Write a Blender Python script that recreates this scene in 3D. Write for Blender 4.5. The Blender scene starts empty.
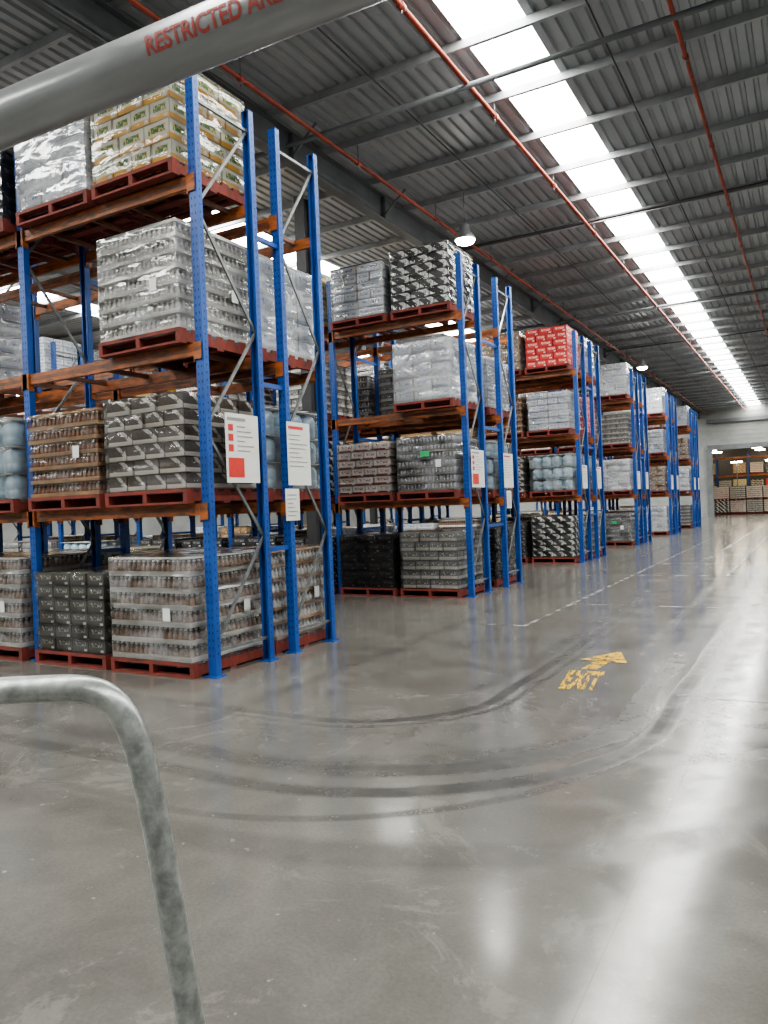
import bpy, math, random, bmesh
from mathutils import Vector, Matrix, noise
R = random.Random(7)
S = bpy.context.scene
COL = S.collection

# ------------------------------------------------------------------ builder
class MB:
    def __init__(s):
        s.v=[]; s.f=[]; s.m=[]; s.uv=[]; s.sm=[]
    def quad(s, pts, m, uv=None, smooth=False):
        b=len(s.v); s.v.extend([tuple(p) for p in pts]); s.f.append(tuple(range(b,b+len(pts))))
        s.m.append(m); s.uv.append(uv or [(0,0),(1,0),(1,1),(0,1)][:len(pts)] if len(pts)<=4 else [(0,0)]*len(pts)); s.sm.append(smooth)
    def box(s, c, d, m, rz=0.0, M=None):
        hx,hy,hz=d[0]/2,d[1]/2,d[2]/2
        P=[Vector((x,y,z)) for z in(-hz,hz) for y in(-hy,hy) for x in(-hx,hx)]
        if M is None:
            M=Matrix.Translation(c)@Matrix.Rotation(rz,4,'Z')
        P=[M@p for p in P]
        b=len(s.v); s.v.extend([tuple(p) for p in P])
        for q in ((0,1,5,4),(1,3,7,5),(3,2,6,7),(2,0,4,6),(4,5,7,6),(0,2,3,1)):
            s.f.append(tuple(b+i for i in q)); s.m.append(m); s.uv.append([(0,0),(1,0),(1,1),(0,1)]); s.sm.append(False)
    def beam(s, p0, p1, w, h, m):
        p0=Vector(p0); p1=Vector(p1); d=p1-p0; L=d.length
        q=d.to_track_quat('X','Z')
        s.box(None,(L,w,h),m,M=Matrix.Translation((p0+p1)/2)@q.to_matrix().to_4x4())
    def cyl(s, p0, p1, r, m, n=12, caps=True):
        p0=Vector(p0); p1=Vector(p1); d=(p1-p0); q=d.to_track_quat('Z','Y'); b=len(s.v)
        for p in (p0,p1):
            for i in range(n):
                a=2*math.pi*i/n; s.v.append(tuple(p+q@Vector((r*math.cos(a),r*math.sin(a),0))))
        for i in range(n):
            j=(i+1)%n; s.f.append((b+i,b+j,b+n+j,b+n+i)); s.m.append(m); s.uv.append([(0,0),(1,0),(1,1),(0,1)]); s.sm.append(True)
        if caps:
            s.f.append(tuple(b+i for i in reversed(range(n)))); s.m.append(m); s.uv.append([(0,0)]*n); s.sm.append(False)
            s.f.append(tuple(b+n+i for i in range(n))); s.m.append(m); s.uv.append([(0,0)]*n); s.sm.append(False)
    def lathe(s, prof, c, m, n=8, mats=None):
        b=len(s.v); cx,cy,cz=c
        for (r,z) in prof:
            for i in range(n):
                a=2*math.pi*i/n; s.v.append((cx+r*math.cos(a),cy+r*math.sin(a),cz+z))
        for k in range(len(prof)-1):
            for i in range(n):
                j=(i+1)%n; s.f.append((b+k*n+i,b+k*n+j,b+(k+1)*n+j,b+(k+1)*n+i))
                s.m.append(mats[k] if mats else m); s.uv.append([(i/n,k/len(prof)),((i+1)/n,k/len(prof)),((i+1)/n,(k+1)/len(prof)),(i/n,(k+1)/len(prof))]); s.sm.append(True)
        k=len(prof)-1
        s.f.append(tuple(b+k*n+i for i in range(n))); s.m.append(mats[-1] if mats else m); s.uv.append([(0,0)]*n); s.sm.append(False)
    def extr(s, prof, p0, axis, L, m, closed=True):
        n=len(prof); b=len(s.v)
        for t in (0,L):
            for a,z in prof:
                if axis=='X': s.v.append((p0[0]+t,p0[1]+a,p0[2]+z))
                elif axis=='Y': s.v.append((p0[0]+a,p0[1]+t,p0[2]+z))
                else: s.v.append((p0[0]+a,p0[1]+z,p0[2]+t))
        for i in range(n if closed else n-1):
            j=(i+1)%n; s.f.append((b+i,b+j,b+n+j,b+n+i)); s.m.append(m); s.uv.append([(0,0),(1,0),(1,1),(0,1)]); s.sm.append(False)
    def mesh(s, name, mats):
        me=bpy.data.meshes.new(name); me.from_pydata(s.v,[],s.f)
        for mt in mats: me.materials.append(mt)
        me.polygons.foreach_set('material_index', s.m)
        me.polygons.foreach_set('use_smooth', s.sm)
        ul=me.uv_layers.new(name='UVMap'); flat=[]
        for u in s.uv:
            for p in u: flat.extend(p)
        ul.data.foreach_set('uv', flat); me.update(); return me
    def obj(s, name, mats, loc=(0,0,0)):
        o=bpy.data.objects.new(name, s.mesh(name,mats)); o.location=loc; COL.objects.link(o); return o

# ------------------------------------------------------------------ materials
def newmat(name):
    m=bpy.data.materials.new(name); m.use_nodes=True; nt=m.node_tree
    b=nt.nodes['Principled BSDF']; return m,nt,b
def N(nt,t,**k):
    n=nt.nodes.new(t)
    for a,v in k.items(): setattr(n,a,v)
    return n
def con(nt,sock,val):
    if isinstance(val,bpy.types.NodeSocket): nt.links.new(val,sock)
    else: sock.default_value=val
def mth(nt,op,a,b=0.0,c=None,clamp=False):
    n=N(nt,'ShaderNodeMath',operation=op,use_clamp=clamp); con(nt,n.inputs[0],a); con(nt,n.inputs[1],b)
    if c is not None: con(nt,n.inputs[2],c)
    return n.outputs[0]
def mix(nt,f,a,b,mode='MIX'):
    n=N(nt,'ShaderNodeMix',data_type='RGBA',blend_type=mode); con(nt,n.inputs['Factor'],f)
    for k,v in ((6,a),(7,b)):
        if isinstance(v,(tuple,list)): v=(v[0],v[1],v[2],1)
        con(nt,n.inputs[k],v)
    return n.outputs[2]
def ns(nt,scale,detail=4,rough=.55,coord='Object',sc=(1,1,1),dist=0.0,rot=(0,0,0)):
    tc=N(nt,'ShaderNodeTexCoord'); mp=N(nt,'ShaderNodeMapping'); mp.inputs['Scale'].default_value=sc; mp.inputs['Rotation'].default_value=rot
    nt.links.new(tc.outputs[coord],mp.inputs[0])
    n=N(nt,'ShaderNodeTexNoise'); n.inputs['Scale'].default_value=scale; n.inputs['Detail'].default_value=detail
    n.inputs['Roughness'].default_value=rough; n.inputs['Distortion'].default_value=dist
    nt.links.new(mp.outputs[0],n.inputs['Vector']); return n.outputs[0]
def rng(nt,v,a,b,c=0.0,d=1.0):
    n=N(nt,'ShaderNodeMapRange'); con(nt,n.inputs[0],v); n.inputs[1].default_value=a; n.inputs[2].default_value=b; n.inputs[3].default_value=c; n.inputs[4].default_value=d
    return n.outputs[0]
def bump(nt,b,h,st=.3,dist=.01):
    n=N(nt,'ShaderNodeBump'); n.inputs['Strength'].default_value=st; n.inputs['Distance'].default_value=dist
    con(nt,n.inputs['Height'],h); nt.links.new(n.outputs[0],b.inputs['Normal']); return n
def simple(name,c1,c2=None,rough=.5,metal=0.0,scale=6,sc=(1,1,1),lo=.4,hi=.65,bs=0.0):
    m,nt,b=newmat(name); c2=c2 or tuple(x*.8 for x in c1)
    f=rng(nt,ns(nt,scale,5,.6,'Object',sc),lo,hi)
    nt.links.new(mix(nt,f,c1,c2),b.inputs['Base Color'])
    b.inputs['Roughness'].default_value=rough; b.inputs['Metallic'].default_value=metal
    if bs: bump(nt,b,f,bs,.005)
    return m
def emis(name,c,st):
    m,nt,b=newmat(name); b.inputs['Base Color'].default_value=(*c,1)
    b.inputs['Emission Color'].default_value=(*c,1); b.inputs['Emission Strength'].default_value=st; return m

M_blue=simple('rack_blue_paint',(.009,.070,.30),(.006,.040,.19),.4,scale=3,lo=.45,hi=.8)
M_hole=simple('rack_slot_dark',(.004,.02,.08),rough=.8)
M_orange=simple('beam_orange_worn',(.36,.10,.022),(.11,.045,.02),.5,scale=5,sc=(1,4,4),lo=.40,hi=.62,bs=.1)
M_bar=simple('support_bar_brown',(.18,.065,.03),(.07,.035,.022),.55,scale=5)
M_galv=simple('galvanised_steel',(.22,.23,.23),(.13,.14,.15),.45,.5,scale=9)
M_galvbright=simple('galvanised_pipe',(.40,.42,.41),(.22,.235,.23),.34,.7,scale=40,lo=.35,hi=.65,bs=.06)
M_pallet=simple('pallet_red_timber',(.22,.033,.022),(.085,.027,.02),.75,scale=7,sc=(1,3,1),lo=.35,hi=.7,bs=.2)
M_roofsheet=simple('roof_sheet_metal',(.38,.405,.42),(.28,.30,.315),.42,.15,scale=.7,lo=.3,hi=.7)
M_purlin=simple('purlin_galvanised',(.36,.38,.39),(.27,.285,.295),.5,.2,scale=2)
M_rafter=simple('rafter_grey_paint',(.14,.15,.158),(.10,.108,.115),.55,scale=1.5)
M_pipe=simple('sprinkler_pipe_red',(.33,.055,.028),(.20,.04,.025),.45,scale=3)
M_wall=simple('wall_sheet_grey',(.32,.325,.315),(.25,.255,.25),.6,scale=.8)
M_white=simple('sign_white',(.66,.66,.65),(.60,.60,.58),.35)
M_red=simple('sign_red',(.58,.04,.03),(.48,.03,.03),.4)
M_txt=simple('sign_print_grey',(.25,.25,.26),rough=.6)
M_cable=simple('conduit_dark',(.05,.05,.055),rough=.6)
M_lampmetal=simple('lamp_housing',(.25,.25,.26),rough=.4,metal=.6)
M_lamp=emis('lamp_emitter',(1,.96,.9),90)
SKY=20.0
def sky_mat():
    m,nt,b=newmat('skylight_translucent')
    n=ns(nt,1.2,3,.5,'Object',(1.5,.5,1))
    c=mix(nt,rng(nt,n,.35,.7),(.97,1.0,.98),(1.0,.97,.88))
    nt.links.new(c,b.inputs['Emission Color']); nt.links.new(rng(nt,n,.3,.7,SKY*1.15,SKY*.8),b.inputs['Emission Strength'])
    b.inputs['Base Color'].default_value=(.6,.6,.58,1); return m
M_sky=sky_mat()

def film(name,c,lo,hi,rough=.10,fold_amt=.07,bst=.5,frm=1.25):
    m,nt,b=newmat(name); b.inputs['Base Color'].default_value=(*c,1); b.inputs['Roughness'].default_value=rough
    b.inputs['Specular IOR Level'].default_value=.7
    n1=ns(nt,2.4,2,.5,'Object',(1,1,2.2),.8,(.35,.25,0)); n2=ns(nt,10,2,.5,'Object',(1,1,.25),.4)
    h=mth(nt,'ADD',n1,mth(nt,'MULTIPLY',n2,.18)); bp=bump(nt,b,h,bst,.05)
    fold=mth(nt,'ABSOLUTE',mth(nt,'SUBTRACT',ns(nt,4,3,.5,'Object',(1,1,1.6),1.4,(.3,.6,.4)),.5))
    fac=mth(nt,'ADD',rng(nt,h,.48,.74,lo,hi),rng(nt,fold,0,.02,fold_amt,0))
    gl=N(nt,'ShaderNodeBsdfGlossy'); gl.inputs['Roughness'].default_value=rough; nt.links.new(bp.outputs[0],gl.inputs['Normal'])
    fr=N(nt,'ShaderNodeFresnel'); fr.inputs['IOR'].default_value=1.5; nt.links.new(bp.outputs[0],fr.inputs['Normal'])
    tr=N(nt,'ShaderNodeBsdfTransparent'); m1=N(nt,'ShaderNodeMixShader'); mx=N(nt,'ShaderNodeMixShader')
    con(nt,m1.inputs[0],mth(nt,'MULTIPLY',fr.outputs[0],frm,clamp=True)); nt.links.new(tr.outputs[0],m1.inputs[1]); nt.links.new(gl.outputs[0],m1.inputs[2])
    nt.links.new(fac,mx.inputs[0]); nt.links.new(m1.outputs[0],mx.inputs[1]); nt.links.new(b.outputs[0],mx.inputs[2])
    nt.links.new(mx.outputs[0],nt.nodes['Material Output'].inputs[0]); return m
F_clear=film('stretch_film_clear',(.84,.86,.90),.0,.05,.10,.05,.4,.9)
F_mid=film('stretch_film_hazy',(.86,.88,.92),.01,.16,.09,.09,.45,1.1)
F_white=film('stretch_film_milky',(.88,.90,.94),.12,.42,.11,.14,.5,1.5)
F_black=film('stretch_film_black',(.02,.02,.022),.35,.75,.18)

def carton(name,base,band,logo,bandh=.3,diag=0.0,ink=(.03,.03,.03),rough=.5):
    m,nt,b=newmat(name); tc=N(nt,'ShaderNodeTexCoord'); sp=N(nt,'ShaderNodeSeparateXYZ'); nt.links.new(tc.outputs['UV'],sp.inputs[0])
    u,v=sp.outputs[0],sp.outputs[1]
    geo=N(nt,'ShaderNodeNewGeometry'); rnd=geo.outputs['Random Per Island']
    c=mix(nt,rng(nt,rnd,0,1,0,.35),base,tuple(x*.6 for x in base))
    c=mix(nt,mth(nt,'LESS_THAN',v,bandh),c,band)
    if diag:
        d=mth(nt,'FRACT',mth(nt,'ADD',mth(nt,'MULTIPLY',u,1.0),mth(nt,'MULTIPLY',v,.6)))
        c=mix(nt,mth(nt,'MULTIPLY',mth(nt,'LESS_THAN',d,diag),mth(nt,'GREATER_THAN',v,bandh)),c,logo)
    inx=mth(nt,'LESS_THAN',mth(nt,'ABSOLUTE',mth(nt,'SUBTRACT',u,.5)),.33); iny=mth(nt,'LESS_THAN',mth(nt,'ABSOLUTE',mth(nt,'SUBTRACT',v,.62)),.17)
    box=mth(nt,'MULTIPLY',inx,iny)
    if not diag: c=mix(nt,box,c,logo)
    tn=ns(nt,14,2,.5,'UV',(1,.45,1)); ltr=mth(nt,'MULTIPLY',box,mth(nt,'GREATER_THAN',tn,.54))
    c=mix(nt,ltr,c,ink)
    lb=mth(nt,'MULTIPLY',mth(nt,'LESS_THAN',mth(nt,'ABSOLUTE',mth(nt,'SUBTRACT',u,.82)),.09),mth(nt,'LESS_THAN',mth(nt,'ABSOLUTE',mth(nt,'SUBTRACT',v,.18)),.09))
    c=mix(nt,lb,c,(.6,.6,.58))
    ed=mth(nt,'MAXIMUM',mth(nt,'ABSOLUTE',mth(nt,'SUBTRACT',u,.5)),mth(nt,'ABSOLUTE',mth(nt,'SUBTRACT',v,.5)))
    c=mix(nt,mth(nt,'MULTIPLY',mth(nt,'GREATER_THAN',ed,.475),.6),c,tuple(x*.3 for x in base))
    nt.links.new(c,b.inputs['Base Color']); b.inputs['Roughness'].default_value=rough; return m
C_dark=carton('carton_charcoal_print',(.080,.055,.040),(.60,.56,.50),(.55,.51,.46),.30,.22)
C_bw=carton('carton_black_white_print',(.02,.02,.02),(.03,.03,.03),(.8,.8,.78),.2,.42)
C_yel=carton('carton_green_yellow_print',(.66,.65,.54),(.70,.38,.06),(.05,.16,.05),.30,0,(.65,.5,.2))
C_red=carton('carton_red_print',(.55,.035,.035),(.45,.02,.02),(.58,.16,.13),.15,0,(.75,.65,.55))
C_maroon=carton('carton_white_maroon_print',(.70,.65,.61),(.22,.025,.03),(.60,.55,.50),.24,0,(.20,.03,.03))
C_white=carton('carton_white_print',(.70,.71,.73),(.38,.45,.56),(.52,.59,.70),.2,0,(.12,.20,.40))
C_brown=carton('carton_kraft_print',(.38,.23,.11),(.22,.13,.07),(.55,.42,.26),.2,0,(.05,.03,.02))
C_blk=carton('carton_black_print',(.030,.030,.032),(.02,.02,.02),(.08,.08,.08),.1,0,(.30,.30,.30))
C_olive=carton('carton_olive_print',(.085,.078,.060),(.055,.05,.04),(.07,.065,.05),.12,0,(.45,.44,.40))
C_grey=carton('carton_grey_print',(.20,.195,.185),(.52,.50,.46),(.09,.09,.09),.36,0,(.5,.5,.5))
B_clear=simple('bottle_clear_glass',(.70,.68,.65),(.46,.44,.41),.15,scale=30)
B_brown=simple('bottle_amber_glass',(.28,.11,.045),(.11,.045,.02),.15,scale=30)
B_mix=simple('bottle_tan_glass',(.36,.24,.16),(.18,.11,.075),.15,scale=30)
B_cap=simple('bottle_cap_white',(.78,.77,.74),(.6,.6,.57),.35)
B_capb=simple('bottle_cap_bronze',(.66,.43,.26),(.46,.29,.17),.35,.1)
B_can=simple('can_aluminium',(.50,.51,.52),(.30,.31,.32),.25,.5,scale=20)
B_canp=simple('can_printed_dark',(.10,.11,.12),(.28,.28,.29),.3,.3,scale=25)
T_kraft=simple('tray_kraft',(.58,.37,.20),(.42,.27,.15),.75,scale=5)
T_white=simple('tray_white',(.76,.74,.70),(.60,.58,.55),.6,scale=5)
T_grey=simple('tray_grey',(.22,.205,.185),(.13,.12,.11),.6,scale=5)
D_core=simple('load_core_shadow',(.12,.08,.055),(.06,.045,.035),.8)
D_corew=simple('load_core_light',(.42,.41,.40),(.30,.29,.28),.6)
W_blue=simple('water_drum_pale_blue',(.52,.67,.76),(.38,.54,.66),.3,scale=8)
L_green=simple('label_green',(.04,.40,.15),(.03,.3,.12),.5)

# ------------------------------------------------------------------ pallet + loads
PZ=.15
def pallet(mb,m):
    for x in (-.555,0,.555): mb.box((x,0,.068),(.055,1.165,.092),m)
    for i in range(7): mb.box((0,-.535+i*.1783,.132),(1.165,.095 if i not in(0,6) else .1,.036),m)
    for y in (-.53,0,.53): mb.box((0,y,.011),(1.165,.1,.022),m)
def shell(mb,m,hx,hy,z0,z1,seed,nl=6,amp=.012,n=14):
    so=Vector((seed*3.7,seed*1.3,0))
    def disp(p,nr):
        k=noise.noise((p+so)*3.0)*amp*1.4+noise.noise((p+so)*9)*amp*.4
        pin=abs(math.sin(math.pi*(p.z-z0)/(z1-z0)*nl))*amp*1.2
        return p+nr*(k+pin+.004)
    def grid(o,a,b,nr,na,nb):
        base=len(mb.v)
        for j in range(nb+1):
            for i in range(na+1):
                p=o+a*(i/na)+b*(j/nb)
                edge=(i in(0,na)) or (j in (0,nb))
                if edge:
                    q=p+Vector((math.copysign(.004,p.x),math.copysign(.004,p.y),.0))
                    t=noise.noise((p+so)*3)*amp*.8; q=q+Vector((math.copysign(t,p.x) if abs(p.x)>hx*.99 else 0,math.copysign(t,p.y) if abs(p.y)>hy*.99 else 0,0))
                    mb.v.append(tuple(q))
                else: mb.v.append(tuple(disp(p,nr)))
        for j in range(nb):
            for i in range(na):
                k=base+j*(na+1)+i; mb.f.append((k,k+1,k+na+2,k+na+1)); mb.m.append(m); mb.uv.append([(0,0),(1,0),(1,1),(0,1)]); mb.sm.append(True)
    H=Vector((0,0,z1-z0)); V=Vector; nb=max(12,nl*4)
    grid(V((-hx,-hy,z0)),V((2*hx,0,0)),H,V((0,-1,0)),n,nb)
    grid(V((hx,-hy,z0)),V((0,2*hy,0)),H,V((1,0,0)),n,nb)
    grid(V((hx,hy,z0)),V((-2*hx,0,0)),H,V((0,1,0)),n,nb)
    grid(V((-hx,hy,z0)),V((0,-2*hy,0)),H,V((-1,0,0)),n,nb)
    grid(V((-hx,-hy,z1)),V((2*hx,0,0)),V((0,2*hy,0)),V((0,0,1)),n,n)

def carton_load(name,mat,fl,nx=4,ny=3,layers=5,lh=.2,hw=.545,seed=1,wrap=True,pal=None):
    mb=MB(); pallet(mb,0); r=random.Random(seed)
    for k in range(layers):
        a,b=(nx,ny) if k%2==0 else (ny,nx)
        sx,sy=2*hw/a,2*hw/b
        for i in range(a):
            for j in range(b):
                if 0<i<a-1 and 0<j<b-1 and k<layers-1: continue
                mb.box((-hw+sx*(i+.5)+r.uniform(-.006,.006),-hw+sy*(j+.5)+r.uniform(-.006,.006),PZ+.003+lh*(k+.5)),(sx-.012,sy-.012,lh-.008),1,r.uniform(-.02,.02))
    ms=[pal or M_pallet,mat]
    if fl and wrap: ms.append(fl); shell(mb,2,hw+.012,hw+.012,PZ-.04,PZ+layers*lh+.012,seed,layers)
    return mb.mesh(name,ms)
def bottle_load(name,bm,cap,tray,fl,layers=6,lh=.165,seed=1,can=False,core=None,labels=False,wrap=True,th=.04):
    mb=MB(); pallet(mb,0); hw=.55; n=16; p=2*hw/n; r=random.Random(seed)
    for k in range(layers):
        z=PZ+.002+k*lh; jx,jy=r.uniform(-.014,.014),r.uniform(-.014,.014)
        mb.box((jx,jy,z+th/2),(2*hw+.012,2*hw+.012,th),3)
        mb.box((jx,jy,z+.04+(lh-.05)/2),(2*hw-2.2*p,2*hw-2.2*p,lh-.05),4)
        hh=lh-.014; rr=p*.47
        if can: prof=[(rr*.9,.01),(rr,.02),(rr,hh-.012),(rr*.82,hh)]; mm=[1,1,1,1]
        else: prof=[(rr*.95,.01),(rr,.02),(rr,hh*.55),(rr*.45,hh*.78),(rr*.4,hh*.88),(rr*.5,hh*.89),(rr*.5,hh)]; mm=[1,1,1,1,2,2,2]
        for i in range(n):
            for j in range(n):
                if i in (0,n-1) or j in (0,n-1):
                    mb.lathe(prof,(-hw+p*(i+.5)+jx,-hw+p*(j+.5)+jy,z+.004),1,7,mm)
    top=PZ+layers*lh
    mb.box((0,0,top+.008),(2*hw,2*hw,.012),3)
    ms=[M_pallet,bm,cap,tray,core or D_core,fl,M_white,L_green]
    if wrap:
        shell(mb,5,hw+.014,hw+.014,PZ-.05,top+.025,seed,layers)
        for (x,z) in ((.25,.62),):
            mb.box((x,-hw-.038,z),(.1,.002,.13),6)
            mb.box((hw+.038,x,z),(.002,.1,.13),6)
        if labels: mb.box((.0,-hw-.038,.80),(.18,.002,.1),7)
    return mb.mesh(name,ms)
def drum_load(name,seed=5,wrap=True):
    mb=MB(); pallet(mb,0)
    for k in range(3):
        for i in range(4):
            for j in range(4):
                if 0<i<3 and 0<j<3: continue
                mb.lathe([(.12,.01),(.132,.03),(.132,.1),(.125,.11),(.132,.12),(.132,.22),(.10,.27),(.04,.285),(.04,.30)],(-.405+.27*i,-.405+.27*j,PZ+.31*k),1,14)
        mb.box((0,0,PZ+.31*k+.304),(1.09,1.09,.008),3)
    if wrap: shell(mb,2,.56,.56,PZ-.04,PZ+.95,seed,3)
    return mb.mesh(name,[M_pallet,W_blue,F_mid,T_white])

K={}
def reg(k,nm,fn,*a,**kw):
    K[k]=(nm,fn(k,*a,**kw))
    K[k+'_u']=(nm,fn(k+'_u',*a,wrap=False,**kw))
BP='shrink_wrapped_bottle_pallet'; CP='carton_pallet'
reg('bclear',BP,bottle_load,B_clear,B_cap,T_white,F_mid,7,.15,1,core=D_corew)
reg('bclear2',BP,bottle_load,B_clear,B_capb,T_kraft,F_mid,6,.165,2)
reg('bbrown',BP,bottle_load,B_brown,B_capb,T_kraft,F_clear,6,.15,3)
reg('bbrown2',BP,bottle_load,B_mix,B_cap,T_white,F_mid,6,.17,4,th=.05)
reg('cans','shrink_wrapped_can_pallet',bottle_load,B_can,B_cap,T_grey,F_mid,7,.135,5,True,labels=True)
reg('cansd','shrink_wrapped_can_pallet',bottle_load,B_canp,B_cap,T_grey,F_mid,7,.13,6,True)
reg('dark',CP,carton_load,C_dark,F_clear,4,3,6,.158,.55,7)
reg('bw',CP,carton_load,C_bw,F_clear,4,3,7,.15,.55,8)
reg('yel',CP,carton_load,C_yel,F_clear,4,3,5,.205,.55,9)
reg('red',CP,carton_load,C_red,None,4,3,6,.165,.55,10)
reg('maroon',CP,carton_load,C_maroon,F_clear,4,3,6,.155,.55,11)
reg('white',CP,carton_load,C_white,F_white,3,3,5,.21,.55,12)
reg('white2',CP,carton_load,C_white,F_mid,4,2,6,.16,.54,13)
reg('kraft',CP,carton_load,C_brown,F_mid,4,3,5,.2,.55,14)
reg('blk',CP,carton_load,C_blk,F_black,4,3,6,.16,.55,15)
reg('blk2',CP,carton_load,C_blk,F_clear,4,4,6,.155,.55,16)
reg('olive',CP,carton_load,C_olive,F_clear,4,4,6,.145,.55,18)
reg('grey',CP,carton_load,C_grey,F_clear,4,3,6,.165,.55,17)
reg('drum','water_drum_pallet',drum_load)
def put(kind,x,y,z,rot=None,wrap=True):
    nm,me=K[kind if wrap else kind+'_u']; o=bpy.data.objects.new(nm,me); o.location=(x+R.uniform(-.012,.012),y+R.uniform(-.02,.02),z)
    o.rotation_euler=(0,0,(R.choice([0,math.pi]) if rot is None else rot)+R.uniform(-.01,.01)); COL.objects.link(o); return o

# ------------------------------------------------------------------ racks
XE=-5.2; BAY=2.67; LV=[1.72,3.30,4.95]; UH=5.92
ROWS=[(5.68,6.53,6.99,7.75),(12.16,12.92,13.85,14.62),(19.4,20.2,20.95,21.75),(26.4,27.2,27.9,28.7),(33.4,34.2,34.9,35.7),(40.4,41.2,41.9,42.7)]
NB=[3,5,5,4,3,3]
def build_rack(fr,nb):
    mb=MB()
    for b in range(nb+1):
        x=XE-BAY*b
        for fi,y in enumerate(fr):
            s=1 if fi%2==0 else -1
            w,d,t=.05,.0375,.006
            P=[(-w,-d*s),(w,-d*s),(w,d*s),(w-.022,d*s),(w-.022,(d-t)*s),(w-t,(d-t)*s),(w-t,(-d+t)*s),(-w+t,(-d+t)*s),(-w+t,(d-t)*s),(-w+.022,(d-t)*s),(-w+.022,d*s),(-w,d*s)]
            mb.extr(P,(x,y,.01),'Z',UH,0)
            mb.box((x,y,UH+.012),(.104,.08,.006),0)
            mb.box((x,y,.006),(.17,.15,.012),0)
            k=.2
            while k<UH-.05:
                for dx in(-.022,.022):
                    yy=y-(d+.0012)*s
                    mb.quad([(x+dx-.005,yy,k),(x+dx+.005,yy,k),(x+dx+.007,yy,k+.026),(x+dx-.007,yy,k+.026)],1)
                if b==0:
                    mb.quad([(x+w+.0012,y-.006,k+.02),(x+w+.0012,y+.006,k+.02),(x+w+.0012,y+.006,k+.04),(x+w+.0012,y-.006,k+.04)],1)
                k+=.075
        for a,c in ((fr[0],fr[1]),(fr[2],fr[3])):
            z=.25; up=True
            mb.beam((x,a,z),(x,c,z),.025,.03,3)
            while z<UH-1.1:
                z2=z+1.1; mb.beam((x-.008,a if up else c,z),(x-.008,c if up else a,z2),.02,.032,3); z=z2; up=not up
            mb.beam((x,a,UH-.2),(x,c,UH-.2),.025,.03,3)
        for z in (1.2,3.0,4.6): mb.beam((x,fr[1],z),(x,fr[2],z),.04,.05,0)
    for b in range(nb):
        x0=XE-BAY*b-.055; x1=XE-BAY*(b+1)+.055
        for z in LV:
            for fi,y in enumerate(fr):
                s=-1 if fi%2==0 else 1
                yb=y+s*.005
                mb.beam((x0,yb,z-.06),(x1,yb,z-.06),.05,.12,2)
                mb.box(((x0+x1)/2,yb+s*.0255,z-.06),(abs(x1-x0)-.1,.004,.04),4)
                for xx in (x0-.004,x1+.004):
                    mb.box((xx,yb+s*.012,z-.09),(.012,.075,.20),2)
                    mb.box((xx+( .05 if xx>x0-1 else -.05),yb+s*.047,z-.08),(.09,.006,.17),2)
            for a,c in ((fr[0],fr[1]),(fr[2],fr[3])):
                for t in (.1,.38,.62,.9):
                    xx=x0+(x1-x0)*t; mb.beam((xx,a+.02,z-.03),(xx,c-.02,z-.03),.05,.045,4)
    return mb.obj('pallet_rack',[M_blue,M_hole,M_orange,M_galv,M_bar])
SPEC={
 (0,0,0,0):['bbrown2','dark','bclear','yel'], (0,0,0,1):['olive','bbrown',None,'white'],
 (0,0,1,0):['bbrown2','drum',None,'blk'], (0,0,1,1):['bbrown2','kraft','white','blk2'],
 (0,1,0,0):['bclear2','drum','white','-'], (0,1,0,1):['grey','bw',None,None],
 (1,0,0,0):['grey','cans','white','bw'], (1,0,0,1):['blk','maroon',None,'white2'],
 (1,1,0,0):['blk','drum','white2',None], (1,1,0,1):['blk2','cans','grey',None],
 (1,0,1,0):['blk2','bw','grey','yel'],
 (2,0,0,0):['bw','drum','white2','red'], (2,0,0,1):['blk2','dark','bbrown','kraft'],
 (2,1,0,0):['grey','drum','red','white2'],
 (3,0,0,0):['cans','white','grey','white'], (3,0,0,1):['bbrown','white2','grey',None],
 (3,1,0,0):['grey','white','cans',None],
 (4,0,0,0):['white','kraft','white2','white'], (5,0,0,0):['grey','white','kraft','white2'],
}
POOL=['bclear','bclear2','bbrown','cans','cansd','dark','maroon','white','white2','kraft','blk','blk2','grey','drum','yel','bbrown2']
for ri,fr in enumerate(ROWS):
    build_rack(fr,NB[ri])
    for side in (0,1):
        yc=(fr[0]+fr[1])/2 if side==0 else (fr[2]+fr[3])/2
        if side==0 and yc+.6>(fr[2]+fr[3])/2-.6: yc=min(yc,(fr[2]+fr[3])/2-1.25)
        for b in range(NB[ri]):
            for sl in (0,1):
                x=XE-BAY*b-(.70 if sl==0 else BAY-.70)
                sp=SPEC.get((ri,side,b,sl))
                for li in range(4):
                    if sp: k=sp[li]
                    else:
                        k=R.choice(POOL) if R.random()<(.9,.85,.7,.45)[li] else None
                        if ri==0 and b>0 and li==2 and side==1: k=None
                    if k and k!='-':
                        wr=(b==0) or (ri==0 and b<2)
                        put(k,x,yc,.001 if li==0 else LV[li-1]+.001, 0 if sp else None, wr)

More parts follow.
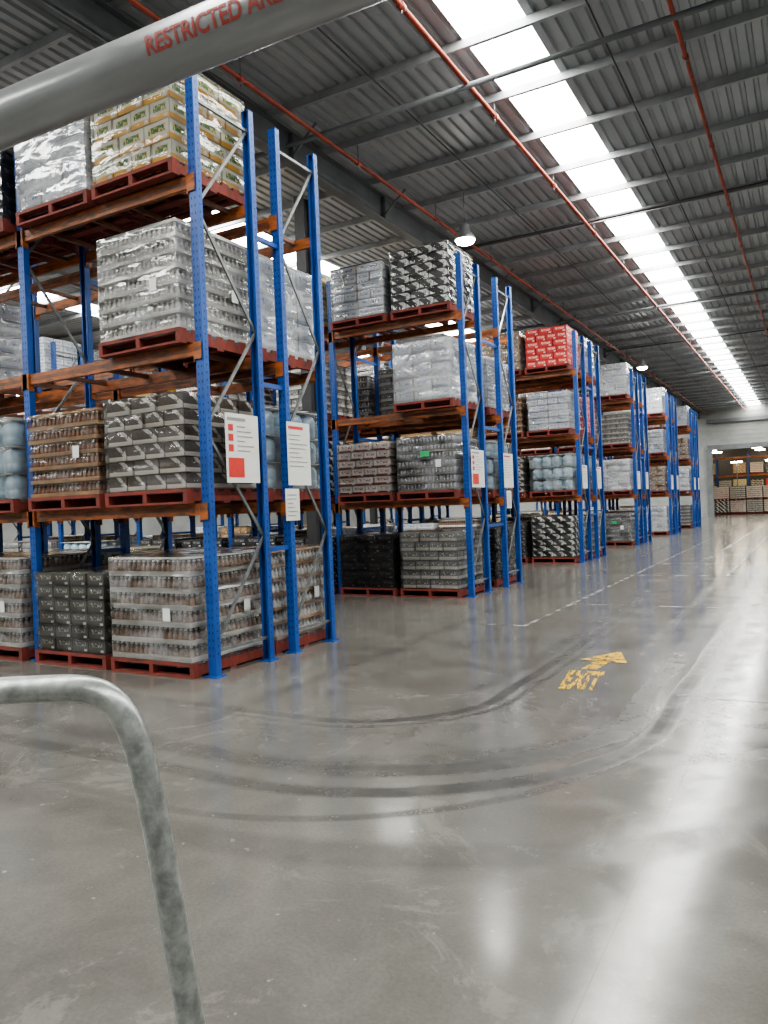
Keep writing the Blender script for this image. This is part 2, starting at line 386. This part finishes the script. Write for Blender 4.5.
# signs on rack ends
def sign(y0,y1,z0,z1,style):
    mb=MB(); x=XE+.062; yc=(y0+y1)/2; w=y1-y0; h=z1-z0; zc=(z0+z1)/2
    mb.box((x,yc,zc),(.006,w,h),0)
    X=x+.0045
    def r(u0,u1,v0,v1,m): mb.box((X,y0+w*(u0+u1)/2,z0+h*(v0+v1)/2),(.003,w*(u1-u0),h*(v1-v0)),m)
    if style==0:
        r(.06,.6,.9,.94,2)
        r(.06,.52,.08,.36,1); r(.08,.22,.45,.55,1); r(.08,.22,.60,.70,1); r(.08,.22,.75,.84,1)
        for i in range(6): r(.34,.34+.55*(.7+.3*math.sin(i*2.3)),.46+i*.07,.472+i*.07,2)
    elif style==1:
        r(.06,.7,.89,.935,1)
        for i in range(8): r(.08,.08+.8*(.75+.25*math.sin(i*1.7)),.30+i*.07,.31+i*.07,2)
    else:
        for i in range(6): r(.12,.12+.7*(.8+.2*math.sin(i*1.7)),.15+i*.13,.17+i*.13,2)
    return mb.obj('rack_sign',[M_white,M_red,M_txt])
sign(5.90,6.42,1.92,2.63,0); sign(6.93,7.37,1.90,2.62,1); sign(6.86,7.12,1.50,1.86,2)
sign(12.22,12.8,1.90,2.56,0); sign(13.8,14.3,1.90,2.56,1); sign(13.9,14.15,1.5,1.84,2)
for fr in ROWS[2:]:
    sign(fr[0]+.08,fr[0]+.55,1.9,2.5,1); sign(fr[2]+.08,fr[2]+.5,1.9,2.5,1)

# ------------------------------------------------------------------ shell
X0,X1,Y0,Y1,YE,HR=-44.0,9.0,-9.0,60.0,92.0,7.8
def floor_mat():
    m,nt,b=newmat('polished_concrete'); tc=N(nt,'ShaderNodeTexCoord'); sp=N(nt,'ShaderNodeSeparateXYZ'); nt.links.new(tc.outputs['Object'],sp.inputs[0])
    x,y=sp.outputs[0],sp.outputs[1]
    big=ns(nt,.45,6,.6); med=ns(nt,2.2,7,.68,dist=.5); fine=ns(nt,60,4,.7)
    c=mix(nt,rng(nt,big,.35,.68),(.128,.122,.110),(.086,.083,.077))
    c=mix(nt,rng(nt,med,.42,.70,0,.6),c,(.158,.152,.138))
    c=mix(nt,rng(nt,fine,.35,.75,0,.4),c,(.05,.048,.045))
    sc_=ns(nt,1.1,8,.75,dist=1.2); c=mix(nt,rng(nt,sc_,.56,.60,0,.25),c,(.24,.23,.21))
    spots=ns(nt,16,2,.5); c=mix(nt,rng(nt,spots,.72,.75,0,.6),c,(.25,.24,.215))
    wob=mth(nt,'MULTIPLY',mth(nt,'SUBTRACT',ns(nt,.6,2),.5),.3)
    grain=ns(nt,3.0,6,.7)
    acc=0.0
    def track(cx,cy,r,w,st,amin=.3):
        nonlocal c,acc
        qx=mth(nt,'MAXIMUM',mth(nt,'SUBTRACT',x,cx),0.0); qy=mth(nt,'MAXIMUM',mth(nt,'SUBTRACT',cy,y),0.0)
        L=mth(nt,'SQRT',mth(nt,'ADD',mth(nt,'MULTIPLY',qx,qx),mth(nt,'MULTIPLY',qy,qy)))
        d=mth(nt,'ABSOLUTE',mth(nt,'ADD',mth(nt,'SUBTRACT',L,r),mth(nt,'MULTIPLY',wob,.4)))
        mk=rng(nt,d,w*.5,w,1,0); mk=mth(nt,'MULTIPLY',mk,rng(nt,grain,.30,.54,.45,1))
        arc=rng(nt,qx,.0,r*.5,amin,1.0)
        fade=rng(nt,y,6.5,10,1,.25)
        mk=mth(nt,'MULTIPLY',mth(nt,'MULTIPLY',mk,arc),fade); mk=mth(nt,'MULTIPLY',mk,st); acc=mth(nt,'ADD',mk,acc)
        c=mix(nt,mk,c,(.018,.017,.016))
    track(-2.98,5.5,2.0,.10,.92,.4); track(-3.0,5.62,1.78,.14,.7,.3); track(-3.4,5.9,1.1,.07,.85); track(-3.4,5.9,1.24,.04,.6); track(-3.0,6.4,3.6,.16,.4,.5); track(-2.2,7.5,3.0,.12,.35); track(-3.6,6.6,2.75,.18,.4); track(-3.3,5.3,2.3,.05,.5)
    def line(cx,w,st,slope=0.0):
        nonlocal c,acc
        d=mth(nt,'ABSOLUTE',mth(nt,'ADD',mth(nt,'SUBTRACT',x,cx),mth(nt,'ADD',wob,mth(nt,'MULTIPLY',y,slope))))
        mk=rng(nt,d,w*.3,w,1,0); mk=mth(nt,'MULTIPLY',mk,rng(nt,grain,.35,.65,.2,1)); mk=mth(nt,'MULTIPLY',mk,st); mk=mth(nt,'MULTIPLY',mk,rng(nt,y,3,6,.15,1)); acc=mth(nt,'ADD',mk,acc)
        c=mix(nt,mk,c,(.03,.028,.026))
    line(-.6,.14,.55,.01); line(-2.6,.12,.5,-.01); line(-4.2,.14,.45); line(.2,.12,.55); line(-1.6,.09,.45,.0)
    for s_,o_,per in ((x,.7,6.0),(y,2.4,7.0)):
        fr=mth(nt,'FRACT',mth(nt,'DIVIDE',mth(nt,'ADD',s_,o_+600),per)); j=mth(nt,'LESS_THAN',fr,.001)
        c=mix(nt,mth(nt,'MULTIPLY',j,.5),c,(.03,.03,.03))
    nt.links.new(c,b.inputs['Base Color'])
    rr=mth(nt,'ADD',rng(nt,med,.3,.75,.11,.23),rng(nt,fine,.3,.8,-.02,.04)); rr=mth(nt,'ADD',rr,mth(nt,'MULTIPLY',acc,.22)); nt.links.new(rr,b.inputs['Roughness'])
    b.inputs['Specular IOR Level'].default_value=.45
    bump(nt,b,mth(nt,'ADD',mth(nt,'MULTIPLY',med,.6),mth(nt,'MULTIPLY',ns(nt,7,3),.3)),.07,.02)
    return m
mb=MB(); mb.box(((X0+X1)/2,(Y0+YE)/2,-.1),(X1-X0+1,YE-Y0+1,.2),0); mb.obj('floor',[floor_mat()])
def worn(name,c,lo=.42,hi=.5,mx_=.9,sc=9):
    m,nt,b=newmat(name); b.inputs['Base Color'].default_value=(*c,1); b.inputs['Roughness'].default_value=.3
    tr=N(nt,'ShaderNodeBsdfTransparent'); mx=N(nt,'ShaderNodeMixShader'); nt.links.new(rng(nt,ns(nt,sc,6,.7),lo,hi,0,mx_),mx.inputs[0])
    nt.links.new(tr.outputs[0],mx.inputs[1]); nt.links.new(b.outputs[0],mx.inputs[2]); nt.links.new(mx.outputs[0],nt.nodes['Material Output'].inputs[0]); return m
PW=worn('line_paint_white',(.42,.42,.40),.44,.60,.7,3); PY=worn('line_paint_yellow',(.66,.40,.02),.41,.52,.88)
mb=MB()
def fl(x0,x1,y0,y1,z=.003): mb.quad([(x0,y0,z),(x1,y0,z),(x1,y1,z),(x0,y1,z)],0)
fl(-3.34,-3.28,9.4,56); fl(-1.0,.6,6.42,6.48,.004); fl(-4.1,-3.35,9.4,9.46,.004); fl(-3.27,-1.0,11.6,11.66,.004)
fl(-.1,-.04,9,50,.0035); fl(-3.27,-.9,16.2,16.28,.004); fl(-1.56,-1.50,16.3,34,.0035)
for k in range(6): fl(-3.2,-1.0,19+k*2.8,19.08+k*2.8,.004)
mb.obj('floor_line_markings_white',[PW])
tcu=bpy.data.curves.new('t','FONT'); tcu.body='EXIT'; tcu.size=.62; tcu.offset=.03; tcu.align_x='LEFT'
to=bpy.data.objects.new('tmp',tcu); COL.objects.link(to); bpy.context.view_layer.update()
tme=bpy.data.meshes.new_from_object(to); bpy.data.objects.remove(to)
ob=bpy.data.objects.new('floor_stencil_yellow',tme); tme.materials.clear(); tme.materials.append(PY); ob.location=(-1.96,6.38,.004); ob.rotation_euler=(0,0,math.radians(8)); ob.scale=(.25,1.5,1); COL.objects.link(ob)
mb=MB(); z=.004
mb.quad([(-.07,0,z),(.07,0,z),(.07,.45,z),(-.07,.45,z)],0); mb.quad([(-.24,.40,z),(.24,.40,z),(0,.95,z)],0,[(0,0),(1,0),(.5,1)])
ar=mb.obj('floor_arrow_yellow',[PY],(-1.90,7.15,0)); ar.rotation_euler=(0,0,-.1)
mb=MB(); mb.quad([(-1.0,1.83,z),(-.9,1.83,z),(-.9,1.95,z),(-1.0,1.95,z)],0); mb.obj('floor_paint_patch',[PY])

# roof
SK=[(-33.9,-32.9),(-26.4,-25.4),(-18.9,-17.9),(-11.4,-10.4),(-3.87,-3.0),(3.7,4.7)]
def ribs(mb,xa,xb,y0,L,m,z=HR,p=.19):
    n=max(1,round((xb-xa)/p)); p=(xb-xa)/n; pr=[]
    for i in range(n):
        x=xa+i*p; pr+= [(x,0),(x+p*.55,0),(x+p*.65,.04),(x+p*.9,.04)]
    pr.append((xb,0)); mb.extr(pr,(0,y0,z),'Y',L,m,closed=False)
mb=MB(); xs=X0
for a,b_ in SK: ribs(mb,xs,a,Y0,Y1-Y0,0); xs=b_
ribs(mb,xs,X1,Y0,Y1-Y0,0); mb.obj('ceiling',[M_roofsheet])
for a,b_ in SK:
    mb=MB(); mb.quad([(a,Y0+.1,HR+.01),(a,Y1-.1,HR+.01),(b_,Y1-.1,HR+.01),(b_,Y0+.1,HR+.01)],0); mb.obj('skylight_panel',[M_sky])
mb=MB(); mb.box(((X0+X1)/2,(Y0+Y1)/2,HR+.2),(X1-X0+1,Y1-Y0,.1),0); mb.obj('roof_outer',[M_rafter])
mb=MB(); y=Y0+.5; PD=.12
while y<Y1:
    pr=[(-.03,-PD),(.03,-PD),(.03,-PD+.02),(.024,-PD+.02),(.024,-PD+.006),(-.024,-PD+.006),(-.024,-.006),(.03,-.006),(.03,0),(-.03,0)]
    mb.extr(pr,(X0,y,HR),'X',X1-X0,0); y+=1.5
mb.obj('roof_purlins',[M_purlin])
mb=MB()
for xr in (-37.2,-29.6,-22.1,-14.6,-7.15,.7+0.0,8.2):
    d=.48; z=HR-PD-d-.01
    mb.box((xr,(Y0+Y1)/2,z+d/2),(.012,Y1-Y0,d),0); mb.box((xr,(Y0+Y1)/2,z+d-.008),(.2,Y1-Y0,.016),0); mb.box((xr,(Y0+Y1)/2,z+.008),(.2,Y1-Y0,.016),0)
    yy=Y0+1
    while yy<Y1:
        mb.box((xr,yy,z+d/2),(.19,.01,d-.03),0)
        mb.beam((xr,yy,z+.03),(xr+.55,yy,HR-PD),.03,.03,0); mb.beam((xr,yy,z+.03),(xr-.55,yy,HR-PD),.03,.03,0)
        yy+=3.0
for yt in (9.95,24.6,39.2,53.0):
    mb.cyl((X0,yt,HR-.36),(X1,yt,HR-.36),.04,0,8)
mb.obj('roof_rafters',[M_rafter])
for (cx,cy) in ((-7.75,11.2),(-14.6,25),(-22.1,11.2),(-7.15,47.5)):
    mb=MB(); h=HR-PD-.5
    mb.box((0,0,h/2),(.012,.24,h),0); mb.box((0,.12,h/2),(.2,.014,h),0); mb.box((0,-.12,h/2),(.2,.014,h),0); mb.box((0,0,.01),(.35,.35,.02),0)
    mb.obj('steel_column',[M_cable],(cx,cy,0))
def pipe(xp,zp,r,branch=True):
    mb=MB(); mb.cyl((xp,Y0+.3,zp),(xp,Y1-.4,zp),r,0,12)
    yy=Y0+2.0
    while yy<Y1-1:
        mb.cyl((xp-.0,yy-.05,zp),(xp,yy+.05,zp),r*1.4,0,12)
        mb.cyl((xp,yy,zp+r),(xp,yy,HR-PD),.008,1,6)
        if branch: mb.cyl((xp,yy,zp),(xp,yy,zp-.1),.012,1,6)
        yy+=3.0
    mb.obj('sprinkler_pipe',[M_pipe,M_galv])
pipe(-6.45,HR-.42,.032); pipe(-4.02,HR-.33,.034); pipe(-1.3,HR-.33,.028); pipe(-13,HR-.4,.032)
mb=MB()
for yt in (16.6,31.5): mb.box(((X0+X1)/2,yt,HR-.2),(X1-X0-.4,.12,.03),0)
mb.cyl((-5.2,Y0+.4,HR-.17),(-5.2,Y1-.4,HR-.17),.014,0,6); mb.cyl((-2.2,Y0+.4,HR-.17),(-2.2,Y1-.4,HR-.17),.012,0,6)
mb.obj('cable_conduits',[M_cable])

def ribwall(name,x0,x1,y,z0,z1):
    mb=MB(); mb.box(((x0+x1)/2,y,(z0+z1)/2),(x1-x0,.1,z1-z0),0); zz=z0+.3
    while zz<z1: mb.box(((x0+x1)/2,y-.06,zz),(x1-x0,.03,.05),0); zz+=.33
    mb.obj(name,[M_wall])
ribwall('wall_far',X0,-6.6,Y1,0,HR)
ribwall('wall_far_bulkhead',-6.6,X1,Y1,4.9,HR)
mb=MB(); mb.box((1.2,Y1-.25,5.0),(15.6,.3,.35),0); mb.box((1.2,Y1-.25,6.9),(15.6,.2,.25),0); mb.box((-6.5,Y1-.2,2.45),(.4,.3,4.9),0); mb.obj('trim_door_lintel',[M_rafter])
mb=MB(); mb.box((X0-.05,(Y0+YE)/2,HR/2),(.1,YE-Y0,HR),0); mb.obj('wall_left',[M_wall])
mb=MB(); mb.box((X1+.05,(Y0+YE)/2,HR/2),(.1,YE-Y0,HR),0); mb.obj('wall_right',[M_wall])
mb=MB(); mb.box(((X0+X1)/2,Y0-.05,HR/2),(X1-X0,.1,HR),0); mb.obj('wall_near',[M_wall])
mb=MB(); mb.box(((X0+X1)/2,YE+.05,HR/2),(X1-X0,.1,HR),0); mb.obj('wall_end',[M_cable])
mb=MB(); mb.box(((X0+X1)/2,(Y1+YE)/2+.1,HR+.1),(X1-X0,YE-Y1-.2,.2),0); mb.obj('ceiling_far_hall',[M_rafter])
MW=emis('far_hall_lamp_warm',(1,.85,.6),42)
mb=MB()
for k in range(5):
    for yy in (64,70,85,90):
        mb.box((-9+k*4.2,yy,6.2),(.9,.35,.1),0); mb.box((-9+k*4.2,yy,(6.25+HR-.02)/2),(.03,.03,HR-6.27),1)
for xx_ in (-6.0,-3.2,-.5):
    mb.box((xx_,76,4.5),(.9,.2,.1),0); mb.box((xx_,76.2,2.25),(.08,.08,4.5),1)
mb.obj('far_hall_lamps',[MW,M_galv])
mb=MB()
for k in range(9):
    x=-16+k*2.7
    for yy in (78,79.2): mb.box((x,yy,2.7),(.1,.1,5.4),0)
for z in (1.7,3.3,5.0):
    for yy in (78,79.2): mb.box((-5.2,yy,z),(21.6,.06,.14),1)
mb.obj('far_hall_rack',[M_blue,M_orange])
for k in range(9):
    for z in (.001,1.78,3.38):
        for dx in (0,1.25):
            if R.random()<.9: put(R.choice(['kraft','dark','yel','grey','blk2','maroon','bbrown','red']),-15.3+k*2.7+dx,78.6,z,wrap=False)
for rowy in (66.5,69.3):
  for k in range(14):
    for lv in range(2):
        put(['maroon','bw','maroon','grey','maroon'][(k+lv)%5],-7.6+k*1.2,rowy,.001 if lv==0 else 1.09,wrap=False)

def highbay(x,y,e=110):
    mb=MB(); z=6.75
    mb.lathe([(.20,0),(.21,.02),(.17,.10),(.1,.17),(.09,.3),(.04,.32),(.012,.34)],(0,0,0),0,20)
    mb.cyl((0,0,.33),(0,0,HR-PD-z),.008,0,6); mb.lathe([(.19,.0),(.16,-.05),(.08,-.08),(.01,-.085)],(0,0,0),1,20)
    mb.obj('highbay_lamp',[M_lampmetal,M_lamp],(x,y,z))
    l=bpy.data.lights.new('highbay_light','AREA'); l.shape='DISK'; l.size=.42; l.energy=e; l.color=(1,.95,.87)
    o=bpy.data.objects.new('highbay_light',l); o.location=(x,y,z-.1); COL.objects.link(o)
highbay(-5.75,13.8,60); highbay(-5.75,31.4,60); highbay(-13,22)

# ------------------------------------------------------------------ foreground
A=Vector((-1.187,.821,2.284)); B=Vector((-.61,.895,2.326)); d=(B-A).normalized()
m_pole,nt,b=newmat('pole_white_plastic')
c=mix(nt,rng(nt,ns(nt,6,5,.6,'Object',(1,4,4)),.45,.75,0,.6),(.30,.31,.32),(.18,.187,.19)); nt.links.new(c,b.inputs['Base Color']); b.inputs['Roughness'].default_value=.28; b.inputs['Metallic'].default_value=.4
P0=A-d*1.9; P1=A+d*2.75; rp=.0405
mb=MB(); mb.cyl(P0,P1,rp,0,48)
for P in (P0+d*.05,P1-d*.05):
    mb.box((P.x,P.y,(P.z-.05)/2),(.09,.09,P.z-.05),1); mb.box((P.x,P.y,.01),(.22,.22,.02),1); mb.cyl(P-d*.04,P+d*.04,rp*1.25,1,24)
pole=mb.obj('overhead_barrier_pole',[m_pole,M_galv])
tcu=bpy.data.curves.new('t2','FONT'); tcu.body='RESTRICTED AREA'; tcu.size=.036; tcu.offset=.0009; tcu.space_character=1.0
to=bpy.data.objects.new('tmp',tcu); COL.objects.link(to); bpy.context.view_layer.update()
tme=bpy.data.meshes.new_from_object(to); bpy.data.objects.remove(to)
bm=bmesh.new(); bm.from_mesh(tme); bmesh.ops.triangulate(bm,faces=bm.faces[:])
for _ in range(3):
    ed=[e for e in bm.edges if e.calc_length()>.005]
    if ed: bmesh.ops.subdivide_edges(bm,edges=ed,cuts=1); bmesh.ops.triangulate(bm,faces=bm.faces[:])
bm.to_mesh(tme); bm.free()
upn=Vector((0,0,1)); upn=(upn-d*upn.dot(d)).normalized(); nn=d.cross(upn)
if nn.y>0: nn=-nn
s0=.342; th0=math.radians(-42)+.20
for v in tme.vertices:
    th=th0+v.co.y/rp; v.co=A+d*(s0+v.co.x*.84)+(nn*math.cos(th)+upn*math.sin(th))*(rp+.0011)
tme.materials.clear(); tme.materials.append(simple('lettering_red',(.34,.06,.05),(.28,.07,.06),.5))
to=bpy.data.objects.new('lettering',tme); COL.objects.link(to); to.parent=pole
pts=[(-.796,.928,0.0),(-.84,.905,.40),(-.885,.877,.798),(-.913,.861,1.058),(-.933,.850,1.20),(-.953,.840,1.285),(-.985,.822,1.328),(-1.031,.795,1.3380),(-1.127,.740,1.335),(-1.6,.468,1.33),(-2.1,.18,1.325),(-2.2,.12,1.31),(-2.24,.10,1.25),(-2.3,.06,1.0),(-2.4,0,0)]
cu=bpy.data.curves.new('handrail','CURVE'); cu.dimensions='3D'; cu.bevel_depth=.0215; cu.bevel_resolution=6; cu.resolution_u=10
sp=cu.splines.new('NURBS'); sp.points.add(len(pts)-1); sp.order_u=4; sp.use_endpoint_u=True
for i,p in enumerate(pts): sp.points[i].co=(*p,1)
to=bpy.data.objects.new('tmp',cu); COL.objects.link(to); bpy.context.view_layer.update()
hm=bpy.data.meshes.new_from_object(to); bpy.data.objects.remove(to); hm.materials.clear(); hm.materials.append(M_galvbright)
for p in hm.polygons: p.use_smooth=True
COL.objects.link(bpy.data.objects.new('metal_handrail',hm))

# ------------------------------------------------------------------ world + camera
w=bpy.data.worlds.new('W'); S.world=w; w.use_nodes=True; w.node_tree.nodes['Background'].inputs[0].default_value=(.8,.88,1,1); w.node_tree.nodes['Background'].inputs[1].default_value=.5
f=760.0; yaw=math.radians(29.5); pit=math.radians(-.3); roll=math.atan(.04)
F=Vector((-math.sin(yaw)*math.cos(pit),math.cos(yaw)*math.cos(pit),math.sin(pit))); Rt=Vector((math.cos(yaw),math.sin(yaw),0)); U=Rt.cross(F)
rc=Rt*math.cos(roll)-U*math.sin(roll); uc=U*math.cos(roll)+Rt*math.sin(roll)
cam=bpy.data.cameras.new('camera'); cam.lens=f*36/1024; cam.sensor_width=36; cam.clip_end=300; cam.clip_start=.02
co=bpy.data.objects.new('camera',cam); COL.objects.link(co)
M=Matrix((( rc.x,uc.x,-F.x,0),(rc.y,uc.y,-F.y,0),(rc.z,uc.z,-F.z,1.6),(0,0,0,1))); co.matrix_world=M
S.camera=co
S.view_settings.view_transform='AgX'
S.view_settings.look='AgX - Medium High Contrast'
S.view_settings.exposure=.6
